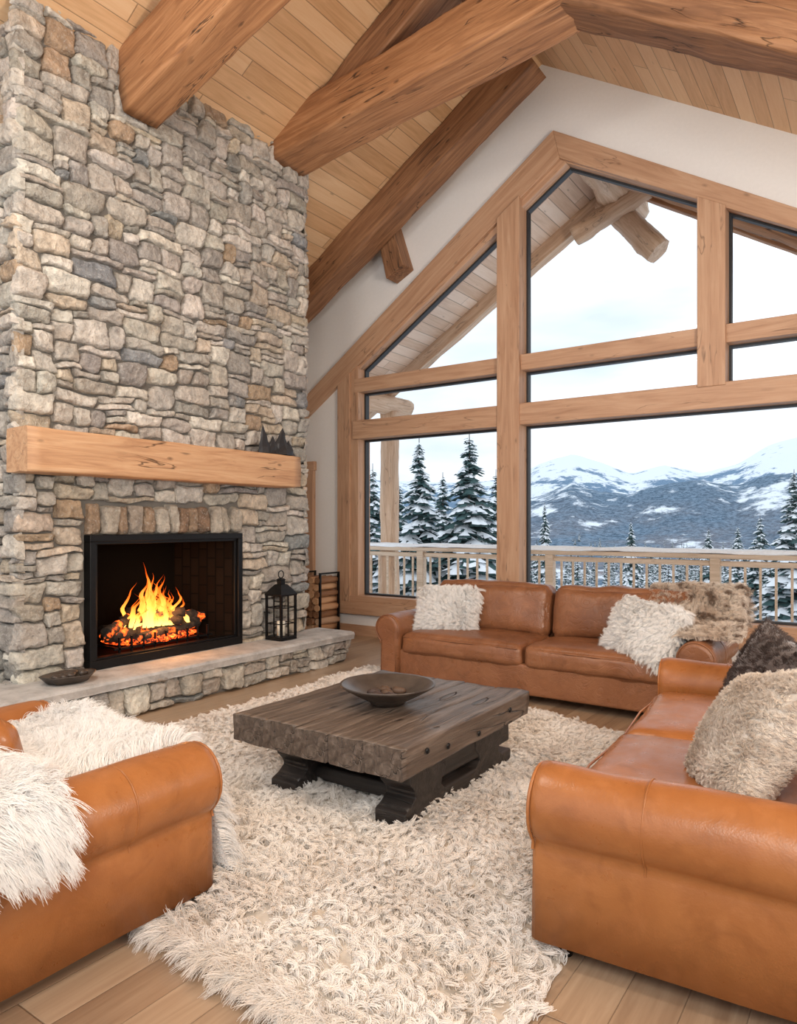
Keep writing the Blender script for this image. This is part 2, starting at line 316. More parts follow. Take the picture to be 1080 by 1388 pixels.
# ------------------------------------------------------------ stone masonry
PAL=[((.47,.44,.395),5),((.59,.56,.515),5),((.36,.345,.325),3.5),((.56,.485,.395),2.8),((.45,.335,.235),.9),((.28,.295,.31),.7),((.44,.415,.38),4),((.66,.625,.57),2.5)]
def pick():
    r=random.uniform(0,sum(w for _,w in PAL))
    for c,w in PAL:
        r-=w
        if r<=0: break
    k=random.uniform(.84,1.15); return tuple(x*k*random.uniform(.98,1.02) for x in c)
class Stones:
    def __init__(s): s.V=[];s.F=[];s.C=[]
    def stone(s,O,U,Vd,N,u0,v0,w,h,D,col=None,warp=1.0,n=13,m=11):
        col=col or pick(); k=random.choice([.03,.06,.1,.2,.32]) if min(w,h)>.09 else random.uniform(.02,.12); g=random.uniform(.002,.006)
        a2=random.uniform(-.016,.016); b2=random.uniform(-.016,.016); pw=random.uniform(9,20); sd=random.uniform(0,50)
        sh=random.uniform(-.14,.14); tp=random.uniform(-.14,.14)
        base=len(s.V); cu,cv=u0+w/2,v0+h/2; dd=D*random.uniform(.7,1.35)
        for i in range(n):
            a=math.sin(math.pi/2*(2*i/(n-1)-1))
            for j in range(m):
                b=math.sin(math.pi/2*(2*j/(m-1)-1))
                x=cu+a*math.sqrt(1-k*b*b)*(w/2-g)*(1+tp*b)+sh*b*h*.4; y=cv+b*math.sqrt(1-k*a*a)*(h/2-g)
                e=max(abs(a),abs(b)); q=Vector((O.x+x*4.6,O.y+y*4.6,3.3))
                x+=warp*(.034*nz(q)+.011*nz(q*3.7)); y+=warp*(.032*nz(q+Vector((9,4,7)))+.011*nz(q*3.7+Vector((3,1,2))))
                x+=.006*nz(Vector((x*45,y*45,sd))); y+=.006*nz(Vector((x*45,y*45,sd+7)))
                d=dd*math.sqrt(max(0,1-e**pw))
                if e<.999: d+=.014*nz(Vector((x*7+sd,y*7,sd)))-.022*abs(nz(Vector((x*13+sd,y*17,sd))))+.007*nz(Vector((x*34,y*34,sd)))+a*a2+b*b2
                else: d=-.01
                s.V.append(O+U*x+Vd*y+N*d); s.C.append((*col,1))
        for i in range(n-1):
            for j in range(m-1):
                p=base+i*m+j; s.F.append((p,p+m,p+m+1,p+1))
    def fill(s,O,U,Vd,N,W,H,cw=.0707,ch=.050,hole=None,D=.06,sizes=None):
        nc=round(W/cw); nr=round(H/ch); cw=W/nc; ch=H/nr
        occ=[[False]*nc for _ in range(nr)]
        if hole:
            for r in range(nr):
                for c in range(nc):
                    if hole((c+.5)*cw,(r+.5)*ch): occ[r][c]=True
        sizes=sizes or [(3,1),(4,1),(5,1),(6,1),(2,1),(4,1),(2,2),(3,2),(4,2),(5,2),(5,2),(2,3),(3,3),(4,3),(3,3),(4,4),(3,4),(5,3)]
        for r in range(nr):
            for c in range(nc):
                if occ[r][c]: continue
                w,h=random.choice(sizes)
                mw=0
                while c+mw<nc and not occ[r][c+mw] and mw<w: mw+=1
                if c+mw<nc and not occ[r][c+mw] and (c+mw+1>=nc or occ[r][c+mw+1]): mw+=1
                w=max(1,mw)
                if w==1 and h>2: h=2
                mh=1
                while mh<h and r+mh<nr and all(not occ[r+mh][c+i] for i in range(w)): mh+=1
                for y in range(mh):
                    for x in range(w): occ[r+y][c+x]=True
                s.stone(O,U,Vd,N,c*cw,r*ch,w*cw,mh*ch,D)
    def make(s,name,parent):
        o=mobj(name,s.V,s.F,m_st,parent,True)
        at=o.data.color_attributes.new('Col','FLOAT_COLOR','POINT'); at.data.foreach_set('color',np.array(s.C,dtype=np.float32).ravel())
        fixn(o); return o
X,Y,Z=Vector((1,0,0)),Vector((0,1,0)),Vector((0,0,1))
FP=empty('stone_fireplace')
CY0,CY1=2.47,5.44; CX=-4.95
core=[((-6.5,CY0+.05,0),(CX,3.02,5.0)),((-6.5,4.49,0),(CX,CY1-.05,5.0)),((-6.5,3.02,1.30),(CX,4.49,5.0)),((-6.5,3.02,0),(-5.55,4.49,1.30)),((-5.55,3.02,0),(CX,4.49,.30))]
for i,(a,b) in enumerate(core): box('core_%d'%i,a,b,m_mortar,FP)
st=Stones()
st.fill(Vector((CX,CY0,.28)),Y,Z,X,CY1-CY0,4.85,hole=lambda u,v:(.53<u<2.04 and v+.28<1.56))
st.make('front_stones',FP)
st=Stones(); st.fill(Vector((-6.5,CY0+.05,0)),X,Z,-Y,1.6,4.9); st.make('side_stones_a',FP)
st=Stones(); st.fill(Vector((-6.5,CY1-.05,0)),X,Z,Y,1.6,4.9); st.make('side_stones_b',FP)
st=Stones()
u=.53
while u<2.0:
    w=random.uniform(.085,.15); w=min(w,2.06-u)
    c=random.choice([(.36,.26,.18),(.48,.44,.38),(.25,.165,.11),(.52,.48,.42),(.38,.33,.28),(.45,.41,.35)])
    st.stone(Vector((CX,CY0,0)),Y,Z,X,u,1.315,w,.24+random.uniform(-.02,.01),.075,c,.3); u+=w
st.make('lintel_stones',FP)
H=empty('raised_hearth')
box('hearth_core',(-4.95,2.0,0),(-4.55,5.60,.22),m_mortar,H)
box('hearth_core_side',(-6.45,2.0,0),(-4.55,2.48,.22),m_mortar,H)
st=Stones(); st.fill(Vector((-4.55,1.98,0)),Y,Z,X,3.62,.225,ch=.045,sizes=[(2,1),(3,1),(4,1),(2,2),(3,2),(4,2),(2,3),(3,3),(3,5),(2,5)]); st.make('hearth_stones',H)
st=Stones(); st.fill(Vector((-4.93,5.58,0)),X,Z,Y,.4,.225,ch=.05); st.make('hearth_stones_end',H)
def slab(name,lo,hi,parent):
    nx,ny=12,60; V=[];F=[]
    x0,y0,z0=lo;x1,y1,z1=hi
    def edge(x,y): 
        return x+(.012*nz(Vector((0,y*5,1)))+.008*nz(Vector((0,y*17,3))))*(1 if x>x1-.02 else 0)
    xs=[x0+(x1-x0)*i/nx for i in range(nx+1)]; ys=[y0+(y1-y0)*j/ny for j in range(ny+1)]
    for x in xs:
        for y in ys: V.append((edge(x,y),y,z1-(.006 if x==xs[-1] else 0)+.003*nz(Vector((x*6,y*6,0)))))
    q=len(V)
    for k,zz in enumerate((z1-.025,z0+.01,z0)):
        for y in ys: V.append((edge(x1,y)+(.008 if k<1 else 0)+.008*nz(Vector((k*3,y*12,9))),y,zz))
    r=ny+1
    for i in range(nx):
        for j in range(ny): a=i*r+j; F.append((a,a+r,a+r+1,a+1))
    prev=nx*r
    for k in range(3):
        for j in range(ny): F.append((prev+j,q+k*r+j,q+k*r+j+1,prev+j+1))
        prev=q+k*r
    V+=[(x0,y0,z0),(x0,y1,z0)]; b0=len(V)-2;b1=b0+1
    F.append(tuple([i*r for i in range(nx+1)]+[q,q+r,q+2*r,b0])); F.append(tuple([i*r+ny for i in range(nx+1)]+[q+ny,q+r+ny,q+2*r+ny,b1]))
    return fixn(mobj(name,V,F,m_slab,parent,False))
slab('hearth_slab',(-4.96,1.97,.225),(-4.47,5.66,.30),H)
box('hearth_slab_side',(-6.45,1.97,.225),(-4.95,2.44,.30),m_slab,H,.01)
beam('mantel_shelf',(-4.785,2.42,1.90),(-4.785,5.06,1.90),.27,.30,m_mantel,None,.012,amp=.008,seed=9)
# firebox
FB=empty('fireplace_insert')
tf=T('firebox_panel'); br=tf.n('TexBrick'); 
mpf=tf.n('Mapping'); mpf.inputs['Rotation'].default_value=(math.pi/2,0,math.pi/2); tcf=tf.n('TexCoord'); tf.l(tcf.outputs['Object'],mpf.inputs[0]); tf.l(mpf.outputs[0],br.inputs['Vector'])
br.inputs['Color1'].default_value=(.011,.007,.005,1); br.inputs['Color2'].default_value=(.015,.010,.007,1); br.inputs['Mortar'].default_value=(.006,.005,.004,1); br.inputs['Scale'].default_value=3
m_fb=tf.fin(br.outputs[0],.95,Specular_IOR_Level=.02)
x0,x1,y0,y1,z0,z1=-5.5,-4.90,3.07,4.44,.36,1.25
V=[(x1,y0,z0),(x1,y1,z0),(x1,y1,z1),(x1,y0,z1),(x0,y0+.2,z0),(x0,y1-.2,z0),(x0,y1-.2,z1),(x0,y0+.2,z1)]
mobj('firebox_liner',V,[(4,5,6,7),(0,1,5,4),(3,7,6,2),(0,4,7,3),(1,2,6,5)],m_fb,FB)
def ringframe(name,xa,xb,ya,yb,za,zb,t,tb,mat):
    box(name+'_top',(xa,ya,zb-t),(xb,yb,zb),mat,FB,.004); box(name+'_bottom',(xa,ya,za),(xb,yb,za+tb),mat,FB,.004)
    box(name+'_l',(xa,ya,za+tb),(xb,ya+t,zb-t),mat,FB,.004); box(name+'_r',(xa,yb-t,za+tb),(xb,yb,zb-t),mat,FB,.004)
ringframe('frame',-4.97,-4.865,3.0,4.51,.30,1.315,.05,.07,m_black)
ringframe('frame_inner',-4.96,-4.89,3.05,4.46,.36,1.268,.025,.025,m_black)
tc_=T('charred_log'); v=tc_.co(); f=tc_.noise(v,14,5,.65); col=tc_.ramp(f,[(.35,(.01,.008,.007)),(.6,(.05,.035,.025)),(.75,(.16,.13,.11))])
tc_.fin(col,.9,tc_.bump(f,.8,.02)); tc_.inp(tc_.b.inputs['Emission Color'],(1,.12,.01,1)); tc_.l(tc_.mapr(tc_.noise(v,9,3),.60,.72,0,4),tc_.b.inputs['Emission Strength']); m_char=tc_.m
te=T('embers'); v=te.co(); f=te.noise(v,35,4,.7); te.fin((.02,.01,.01),.9,te.bump(f,1,.02)); te.l(te.ramp(f,[(.4,(.5,.02,.0)),(.6,(1,.10,.01)),(.78,(1,.35,.05))]),te.b.inputs['Emission Color']); te.l(te.mapr(f,.44,.64,0,5),te.b.inputs['Emission Strength']); m_emb=te.m
FR=empty('log_fire')
def lump(name,c,s,mat,parent,amp=.25,fr=8,n=3):
    bm=bmesh.new(); bmesh.ops.create_icosphere(bm,subdivisions=n,radius=1)
    for q in bm.verts:
        d=1+amp*nz(q.co*1.7+Vector(c)*fr); q.co=Vector((q.co.x*s[0]*d,q.co.y*s[1]*d,q.co.z*s[2]*d))+Vector(c)
    me=bpy.data.meshes.new(name); bm.to_mesh(me); bm.free(); me.materials.append(mat); me.polygons.foreach_set('use_smooth',[True]*len(me.polygons))
    return link(bpy.data.objects.new(name,me),parent)
lump('ember_bed',(-5.16,3.76,.44),(.18,.42,.05),m_emb,FR,.35)
for i,(a,b,r) in enumerate([((-5.12,3.28,.50),(-5.16,4.22,.52),.05),((-5.28,3.35,.52),(-5.25,4.25,.50),.055),((-5.02,3.5,.47),(-5.1,4.15,.50),.035),((-5.25,3.50,.58),(-5.05,4.00,.63),.045),((-5.02,3.95,.56),(-5.28,3.58,.66),.04),((-5.2,3.9,.60),(-5.15,4.3,.56),.04),((-5.06,3.25,.53),(-5.2,3.55,.60),.045)]):
    loft('charred_log_%d'%i,a,b,ringcirc(r,12),m_char,FR,12,.02,4,seed=i)
for i in range(9):
    y=3.32+i*.11; box('grate_bar_%d'%i,(-5.32,y,.40),(-4.99,y+.014,.415),m_black,FR); box('grate_up_%d'%i,(-5.0,y,.36),(-4.985,y+.014,.50),m_black,FR)
box('grate_front',(-5.005,3.28,.40),(-4.985,4.26,.416),m_black,FR)
tfm=T('flame'); tcg=tfm.n('TexCoord'); sp=tfm.n('SeparateXYZ'); tfm.l(tcg.outputs['Generated'],sp.inputs[0])
nf=tfm.noise(tfm.co((1,14,4)),1.2,3); hz=tfm.math('ADD',sp.outputs[2],tfm.math('MULTIPLY',tfm.math('SUBTRACT',nf,.5),.5))
em=tfm.n('Emission'); tfm.l(tfm.ramp(hz,[(.0,(1,.60,.16)),(.4,(1,.36,.05)),(.75,(1,.15,.012)),(1,(.8,.06,.0))]),em.inputs[0]); em.inputs[1].default_value=3.0
trn=tfm.n('BsdfTransparent'); mxx=tfm.n('MixShader'); tfm.l(tfm.mapr(hz,.3,1.05,.18,.93),mxx.inputs[0]); tfm.l(em.outputs[0],mxx.inputs[1]); tfm.l(trn.outputs[0],mxx.inputs[2]); tfm.l(mxx.outputs[0],tfm.o.inputs[0]); m_fl=tfm.m
for i in range(38):
    cy=3.72+random.gauss(0,.14); cy=min(4.06,max(3.42,cy)); cx=-5.15+random.uniform(-.1,.1); k=1-abs(cy-3.72)/.42
    h=random.uniform(.12,.28)+.32*k*random.random(); r=random.uniform(.014,.036); V=[];F=[];n=8;N=18; sd=random.uniform(0,99); lean=(3.76-cy)*.25+random.uniform(-.07,.09)
    for a in range(N+1):
        s=a/N; rr=r*(math.sin(math.pi*min(1,(s*.9+.1))**.75))*(1-s)**.35+.0005
        ox=.05*s*nz(Vector((sd,s*3,0))); oy=lean*s+.14*s*nz(Vector((s*3.6,sd,5)))
        for j in range(n):
            t=2*math.pi*j/n; V.append((cx+ox+rr*.7*math.cos(t),cy+oy+rr*math.sin(t),.53+h*s))
    for a in range(N):
        for j in range(n): F.append((a*n+j,a*n+(j+1)%n,(a+1)*n+(j+1)%n,(a+1)*n+j))
    mobj('flame_%d'%i,V,F,m_fl,FR,True)
# ------------------------------------------------------------ fur
def sample(o,n,filt=None,seed=1):
    me=o.data; me.calc_loop_triangles(); nt=len(me.loop_triangles)
    tv=np.zeros(nt*3,dtype=np.int64); me.loop_triangles.foreach_get('vertices',tv); tv=tv.reshape(-1,3)
    co=np.zeros(len(me.vertices)*3); me.vertices.foreach_get('co',co); co=co.reshape(-1,3)
    no=np.zeros(len(me.vertices)*3); me.vertices.foreach_get('normal',no); no=no.reshape(-1,3)
    A=co[tv[:,0]];B=co[tv[:,1]];Cc=co[tv[:,2]]; ar=np.linalg.norm(np.cross(B-A,Cc-A),axis=1)
    g=np.random.default_rng(seed); k=g.choice(nt,size=n,p=ar/ar.sum()); r1=np.sqrt(g.random(n))[:,None]; r2=g.random(n)[:,None]
    w=(1-r1,r1*(1-r2),r1*r2)
    P=A[k]*w[0]+B[k]*w[1]+Cc[k]*w[2]; Nn=no[tv[k,0]]*w[0]+no[tv[k,1]]*w[1]+no[tv[k,2]]*w[2]
    Nn/=np.linalg.norm(Nn,axis=1)[:,None]+1e-9
    if filt is not None: q=filt(P,Nn); P=P[q];Nn=Nn[q]
    return P,Nn
def vnoise(P,f,seed):
    g=np.random.default_rng(seed); out=np.zeros((len(P),3))
    for _ in range(5):
        k=g.normal(0,f,(3,3)); ph=g.uniform(0,6.28,3); out+=np.sin(P@k+ph)
    return out/2.2
def fur(name,P,Nn,L,mat,parent,per=12,rad=.016,lay=.6,laydir=None,tip=.35,rr=.0011,rand=.25,flow=2.0,seed=1,grav=0.0,ns=5,curl=0.0,tiprr=.25):
    g=np.random.default_rng(seed); n=len(P)
    fl=vnoise(P,flow,seed+3)
    if laydir is not None: fl=fl*.5+np.array(laydir)[None,:]
    fl=fl-(fl*Nn).sum(1)[:,None]*Nn
    Lr=L*(1+g.uniform(-.3,.3,n))
    D=Nn+fl*lay+g.normal(0,rand,(n,3)); D/=np.linalg.norm(D,axis=1)[:,None]
    Tp=P+D*Lr[:,None]; Tp[:,2]-=grav*Lr
    c=np.repeat(P,per,0); Tt=np.repeat(Tp,per,0); NN=np.repeat(Nn,per,0); LL=np.repeat(Lr,per)
    m=n*per; off=g.normal(0,rad*.6,(m,3)); off-= (off*NN).sum(1)[:,None]*NN
    A=c+off-NN*.003; E=Tt+off*tip+g.normal(0,L*.07,(m,3)); Bm=A+NN*(LL*.5)[:,None]+(E-A)*.2
    s=np.linspace(0,1,ns)[None,:,None]
    pts=((1-s)**2)*A[:,None,:]+2*s*(1-s)*Bm[:,None,:]+s*s*E[:,None,:]
    if curl:
        t1=g.normal(0,1,(n,3)); t1-=(t1*Nn).sum(1)[:,None]*Nn; t1/=np.linalg.norm(t1,axis=1)[:,None]; t2=np.cross(Nn,t1)
        ph=np.repeat(g.uniform(0,6.28,n),per)[:,None,None]+g.normal(0,.3,m)[:,None,None]; fq=np.repeat(g.uniform(3.5,6.5,n),per)[:,None,None]
        t1=np.repeat(t1,per,0)[:,None,:]; t2=np.repeat(t2,per,0)[:,None,:]
        pts=pts+curl*s*((np.cos(fq*s+ph))*t1+(np.sin(fq*s+ph))*t2)
    hc=bpy.data.hair_curves.new(name); hc.add_curves([ns]*m)
    hc.attributes['position'].data.foreach_set('vector',pts.astype(np.float32).ravel())
    ra=hc.attributes.get('radius') or hc.attributes.new('radius','FLOAT','POINT')
    rv=np.tile(np.linspace(1,tiprr,ns)*rr,m).astype(np.float32); ra.data.foreach_set('value',rv)
    hc.materials.append(mat); return link(bpy.data.objects.new(name,hc),parent)
m_rugb=simple('rug_backing',(.58,.52,.45),.9)
m_rug=furmat('rug_wool',(.86,.81,.755),(.94,.91,.875),4)
m_white=furmat('white_fur',(.93,.92,.905),(.97,.965,.955),5)
m_cream=furmat('cream_fleece',(.68,.60,.52),(.84,.78,.71),9)
m_mixf=furmat('mixed_fur',(.72,.61,.51),(.88,.81,.73),5,(.28,.20,.15))
corners=[Vector((-3.9,1.72,0)),Vector((-.80,1.40,0)),Vector((-1.0,4.5,0)),Vector((-4.1,5.4,0))]
V=[];F=[];n=120
for i in range(n+1):
    for j in range(n+1):
        a,b=i/n,j/n
        p=(corners[0]*(1-a)+corners[1]*a)*(1-b)+(corners[3]*(1-a)+corners[2]*a)*b
        e=min(a,1-a,b,1-b); k=min(1,e*12)
        p=p+Vector((.04*nz(Vector((a*5,b*9,1))),.04*nz(Vector((a*9,b*5,4))),0))*(1-k)
        w1=nz(Vector((p.x*2.0+p.y*1.0,p.y*6,2))); w2=1-abs(nz(Vector((p.x*3+5,p.y*9+p.x,6))))*2.2
        p.z=.006+k*(.024+.022*w1+.022*w2+.010*nz(p*13)); V.append(p)
for i in range(n):
    for j in range(n): a=i*(n+1)+j; F.append((a,a+n+1,a+n+2,a+1))
rug=mobj('shag_rug',V,F,m_rugb,None,True)
P,Nn=sample(rug,21000,seed=4)
fur('rug_pile',P,Nn,.048,m_rug,rug,12,.014,.8,(.1,-.25,0),.30,.0017,.38,5.5,5,.15,6,.013,.5)
m_=np.array([list(corners[0]),list(corners[1])]); g=np.random.default_rng(77); ff=g.random(1500)[:,None]
P=m_[0]*(1-ff)+m_[1]*ff; P[:,2]=.02; P[:,1]+=g.uniform(-.02,.06,1500); Nn=np.tile(np.array([0,-.6,.8]),(1500,1)); Nn/=np.linalg.norm(Nn,axis=1)[:,None]
fur('rug_fringe',P,Nn,.10,m_rug,rug,12,.018,.5,(0,-1,0),.3,.0014,.3,4,78,.35)
# ------------------------------------------------------------ upholstery
def cubegrid(n):
    V=[];F=[];s=[math.sin(math.pi/2*(2*i/n-1)) for i in range(n+1)]
    for ax in range(3):
        for sg in (-1,1):
            b=len(V)
            for i in range(n+1):
                for j in range(n+1):
                    c=[0,0,0]; c[ax]=sg; c[(ax+1)%3]=s[i]; c[(ax+2)%3]=s[j]; V.append(c)
            for i in range(n):
                for j in range(n): a=b+i*(n+1)+j; F.append((a,a+n+1,a+n+2,a+1))
    return V,F
CG=cubegrid(26)
def puff(name,size,mat,loc,rot=(0,0,0),parent=None,r=.05,bulge=(0,0,.03),wr=.008,seed=0,fr=5):
    hs=[q/2 for q in size]; V=[]; R=Euler(rot).to_matrix()
    for c in CG[0]:
        q=Vector([c[i]*hs[i] for i in range(3)]); k=Vector([max(-hs[i]+r,min(hs[i]-r,q[i])) for i in range(3)]); d=q-k
        if d.length>1e-6:
            q=k+d.normalized()*r if sum(abs(x)>1e-6 for x in d)>1 else q
        q.x+=c[0]*bulge[0]*(1-c[1]**2)*(1-c[2]**2); q.y+=c[1]*bulge[1]*(1-c[0]**2)*(1-c[2]**2); q.z+=c[2]*bulge[2]*(1-c[0]**4)*(1-c[1]**4)
        w=wr*(nz(Vector((q.x*fr+seed*3.3,q.y*fr,q.z*fr)))+.5*nz(Vector((q.x*fr*2.7,q.y*fr*2.7+seed,q.z*3)))-.8*max(0,.35-abs(nz(Vector((q.x*6+seed,q.y*6,q.z*6))))*4))
        q+=q.normalized()*w*1.5
        V.append(R@q+Vector(loc))
    o=mobj(name,V,CG[1],mat,parent,True)
    bm=bmesh.new(); bm.from_mesh(o.data); bmesh.ops.remove_doubles(bm,verts=bm.verts,dist=.0004); bmesh.ops.recalc_face_normals(bm,faces=bm.faces); bm.to_mesh(o.data); bm.free()
    return o
def armprofile(s,L,AH,AR):
    c=L/2-AR; p=[(L/2-.25,.07),(L/2-.25,AH-.08)]
    for k in range(0,19):
        a=math.radians(200-k*(255/18)); p.append((c+AR*math.cos(a),AH+AR*math.sin(a)))
    p+=[(L/2-.05,AH-.13),(L/2-.045,.07)]
    return [(x*s,z) for x,z in p]
def sofa(name,loc,rz,L,D,nc,mat,seatmat=None,seed=0,AH=.49,AR=.13,bt=.86):
    E=empty(name,loc,rz); sm=seatmat or mat; yf=-D/2
    for s in (-1,1):
        pr=armprofile(s,L,AH,AR); n=len(pr); N=26; V=[];F=[]
        ys=[yf,yf+.006,yf+.02,yf+.045]+[yf+.045+(D-.11)*i/N for i in range(1,N+1)]
        ins=[.036,.017,.005,0]+[0]*N
        for y,iz in zip(ys,ins):
            for i,(x,z) in enumerate(pr):
                a=Vector(pr[i-1]);b=Vector(pr[(i+1)%n]); t=(b-a).normalized(); nn=Vector((t.y,-t.x))*s*-1
                w=.007*nz(Vector((x*5+seed,y*4,z*5)))
                V.append((x+nn.x*(w-iz),y,z+nn.y*(w-iz) if z>.08 else z))
        m=len(ys)
        for i in range(m-1):
            for j in range(n): k=(j+1)%n; F.append((i*n+j,i*n+k,(i+1)*n+k,(i+1)*n+j))
        F.append(tuple(range(n))); F.append(tuple(range((m-1)*n,m*n)))
        o=fixn(mobj('arm_%s'%('a' if s<0 else 'b'),V,F,mat,E,True))
        for p in o.data.polygons:
            if len(p.vertices)>4: p.use_smooth=False
        cxx=s*(L/2-AR)
        tube('piping_%s'%('a' if s<0 else 'b'),[(cxx+(x-cxx)*.93,yf+.010,AH+(z-AH)*.93 if z>AH-.1 else z) for x,z in pr if z>.08],.0055,mat,E)
        yy=yf+.36
        tube('seam_%s'%('a' if s<0 else 'b'),[(x,yy,z) for x,z in pr[2:-1]],.0032,mat,E)
    iw=L-.50
    puff('base',(iw+.06,D-.08,.24),mat,(0,.0,.19),parent=E,r=.02,bulge=(0,0,0),wr=.003,seed=seed)
    puff('back_frame',(L-.12,.18,bt-.13),mat,(0,D/2-.10,.07+(bt-.13)/2),parent=E,r=.06,bulge=(0,.01,.01),wr=.004,seed=seed)
    cwid=iw/nc
    for i in range(nc):
        x=-iw/2+cwid*(i+.5)
        puff('seat_cushion_%d'%i,(cwid-.006,D-.26,.18),sm,(x,-.11,.365),parent=E,r=.055,bulge=(.0,.02,.03),wr=.013,seed=seed+i*5)
        y0=-.11-(D-.26)/2
        tube('seat_piping_%d'%i,[(x-cwid/2+.04,y0+.008,.425),(x,y0-.012,.43),(x+cwid/2-.04,y0+.008,.425)],.005,mat,E)
        puff('back_cushion_%d'%i,(cwid-.01,.22,bt-.42),sm,(x,D/2-.27,.43+(bt-.42)/2),(-.16,0,0),E,.085,(.0,.05,.02),.016,seed+i*7+2)
    for sx in (-1,1):
        for yy in (yf+.09,D/2-.12): lathe('foot',[(0.001,0),(.025,0),(.035,.06),(.035,.075)],m_black,E,12,(sx*(L/2-.14),yy,0))
    return E
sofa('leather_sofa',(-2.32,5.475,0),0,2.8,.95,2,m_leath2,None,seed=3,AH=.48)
sofa('leather_sofa',(-.40,3.27,0),-math.pi/2+.066,2.36,1.24,2,m_leath,m_leath,seed=11,AH=.485,bt=.74)
sofa('leather_armchair',(-2.655,1.275,0),math.pi,1.35,.95,1,m_leath,None,seed=23,AH=.455,AR=.135,bt=.78)
def pillow(name,w,h,t,loc,rot,mat,n=22,seed=0):
    R=Euler(rot).to_matrix(); V=[];F=[]
    for sg in (1,-1):
        b=len(V)
        for i in range(n+1):
            u=math.sin(math.pi/2*(2*i/n-1))
            for j in range(n+1):
                v=math.sin(math.pi/2*(2*j/n-1))
                x=w/2*u*(1-.10*u*u*(1-v*v)); z=h/2*v*(1-.10*v*v*(1-u*u)); y=sg*t/2*(max(0,(1-u*u)*(1-v*v))**.42)
                y+=.012*nz(Vector((x*7+seed,z*7,sg)))*(1-max(abs(u),abs(v)))
                V.append(R@Vector((x,y,z))+Vector(loc))
        for i in range(n):
            for j in range(n): a=b+i*(n+1)+j; F.append((a,a+n+1,a+n+2,a+1))
    o=mobj(name,V,F,mat,None,True)
    bm=bmesh.new(); bm.from_mesh(o.data); bmesh.ops.remove_doubles(bm,verts=bm.verts,dist=.0004); bmesh.ops.recalc_face_normals(bm,faces=bm.faces); bm.to_mesh(o.data); bm.free()
    return o
def d2(a): return math.radians(a)
p=pillow('fluffy_pillow',.52,.41,.17,(-3.20,5.38,.63),(d2(-22),0,d2(8)),m_white)
P,Nn=sample(p,3200,seed=8); fur('pillow_fur',P,Nn,.065,m_white,p,12,.014,.8,None,.3,.0013,.35,6,9,.3)
p=pillow('fluffy_pillow',.54,.41,.17,(-1.44,5.20,.625),(d2(-25),d2(6),d2(-24)),m_white)
P,Nn=sample(p,3200,seed=10); fur('pillow_fur',P,Nn,.065,m_white,p,12,.014,.8,None,.3,.0013,.35,6,11,.3)
t=T('brown_pillow_velvet'); v=t.co(); f=t.noise(v,14,5,.6,1); m_bp=t.fin(t.ramp(f,[(.35,(.06,.045,.042)),(.6,(.11,.085,.08)),(.75,(.24,.19,.17))]),.6,t.bump(f,.4,.02),Sheen_Weight=.5)
p=pillow('brown_pillow',.54,.46,.2,(-.47,3.86,.65),(d2(-26),d2(10),d2(-58)),m_bp)
P,Nn=sample(p,1600,seed=12); m_dkf=furmat('brown_short_fur',(.065,.048,.044),(.13,.10,.092),9); fur('pillow_nap',P,Nn,.018,m_dkf,p,10,.014,.6,None,.5,.0009,.3,5,13)
p=pillow('cream_fleece_pillow',.56,.52,.24,(-.40,2.76,.64),(d2(-34),d2(-14),d2(-60)),m_cream)
P,Nn=sample(p,9000,seed=14); fur('pillow_fleece',P,Nn,.020,m_cream,p,9,.008,1.0,None,.3,.0011,.5,9,15)
def sheet(name,fn,nu,nv,mat):
    V=[];F=[]
    for i in range(nu+1):
        for j in range(nv+1): V.append(Vector(fn(i/nu,j/nv)))
    for i in range(nu):
        for j in range(nv): a=i*(nv+1)+j; F.append((a,a+nv+1,a+nv+2,a+1))
    return mobj(name,V,F,mat,None,True)
def poly(pts,s):
    d=[0]
    for a,b in zip(pts,pts[1:]): d.append(d[-1]+math.dist(a,b))
    q=s*d[-1]
    for i in range(len(pts)-1):
        if q<=d[i+1]: f=(q-d[i])/(d[i+1]-d[i]); return tuple(pts[i][k]+(pts[i+1][k]-pts[i][k])*f for k in range(len(pts[i])))
    return pts[-1]
def fA(u,v):
    y,z=poly([(.98,.70),(1.1,.60),(1.3,.53),(1.6,.54),(1.74,.54),(1.80,.47),(1.815,.3),(1.82,.10)],v)
    hang=max(0,(v-.60)/.40); x=-2.98+u*.74; x=x+hang*.20*u
    x+=.03*nz(Vector((v*5,u*2,3))); wob=.035*nz(Vector((x*6,v*5,1)))
    return (x,y+abs(wob)*.5*(hang>0),z+wob*(1-hang*.5))
def orient(o,ref):
    me=o.data; s=sum(1 if p.normal.dot(Vector(ref))>0 else -1 for p in me.polygons)
    if s<0: me.flip_normals()
    me.update()
sa=sheet('white_fur_throw',fA,26,50,m_white); orient(sa,(0,.4,1))
P,Nn=sample(sa,7000,seed=20); fur('throw_fur',P,Nn,.095,m_white,sa,13,.018,.9,(.15,.25,-.6),.2,.0012,.25,4,21,.35,6)
def fB(u,v):
    x,z=poly([(-2.48,.50),(-2.33,.54),(-2.27,.585),(-2.14,.615),(-2.03,.59),(-1.98,.52),(-1.97,.46)],v)
    y=.72+u*(.52-.14*v)+.03*nz(Vector((v*4,u*3,8))); return (x,y,z+.014)
sb=sheet('arm_drape',fB,16,24,m_white); orient(sb,(.3,0,1)); sb.parent=sa
P,Nn=sample(sb,2600,seed=22); fur('drape_fur',P,Nn,.095,m_white,sa,13,.018,.9,(.4,.2,-.4),.2,.0012,.25,4,23,.4,6)
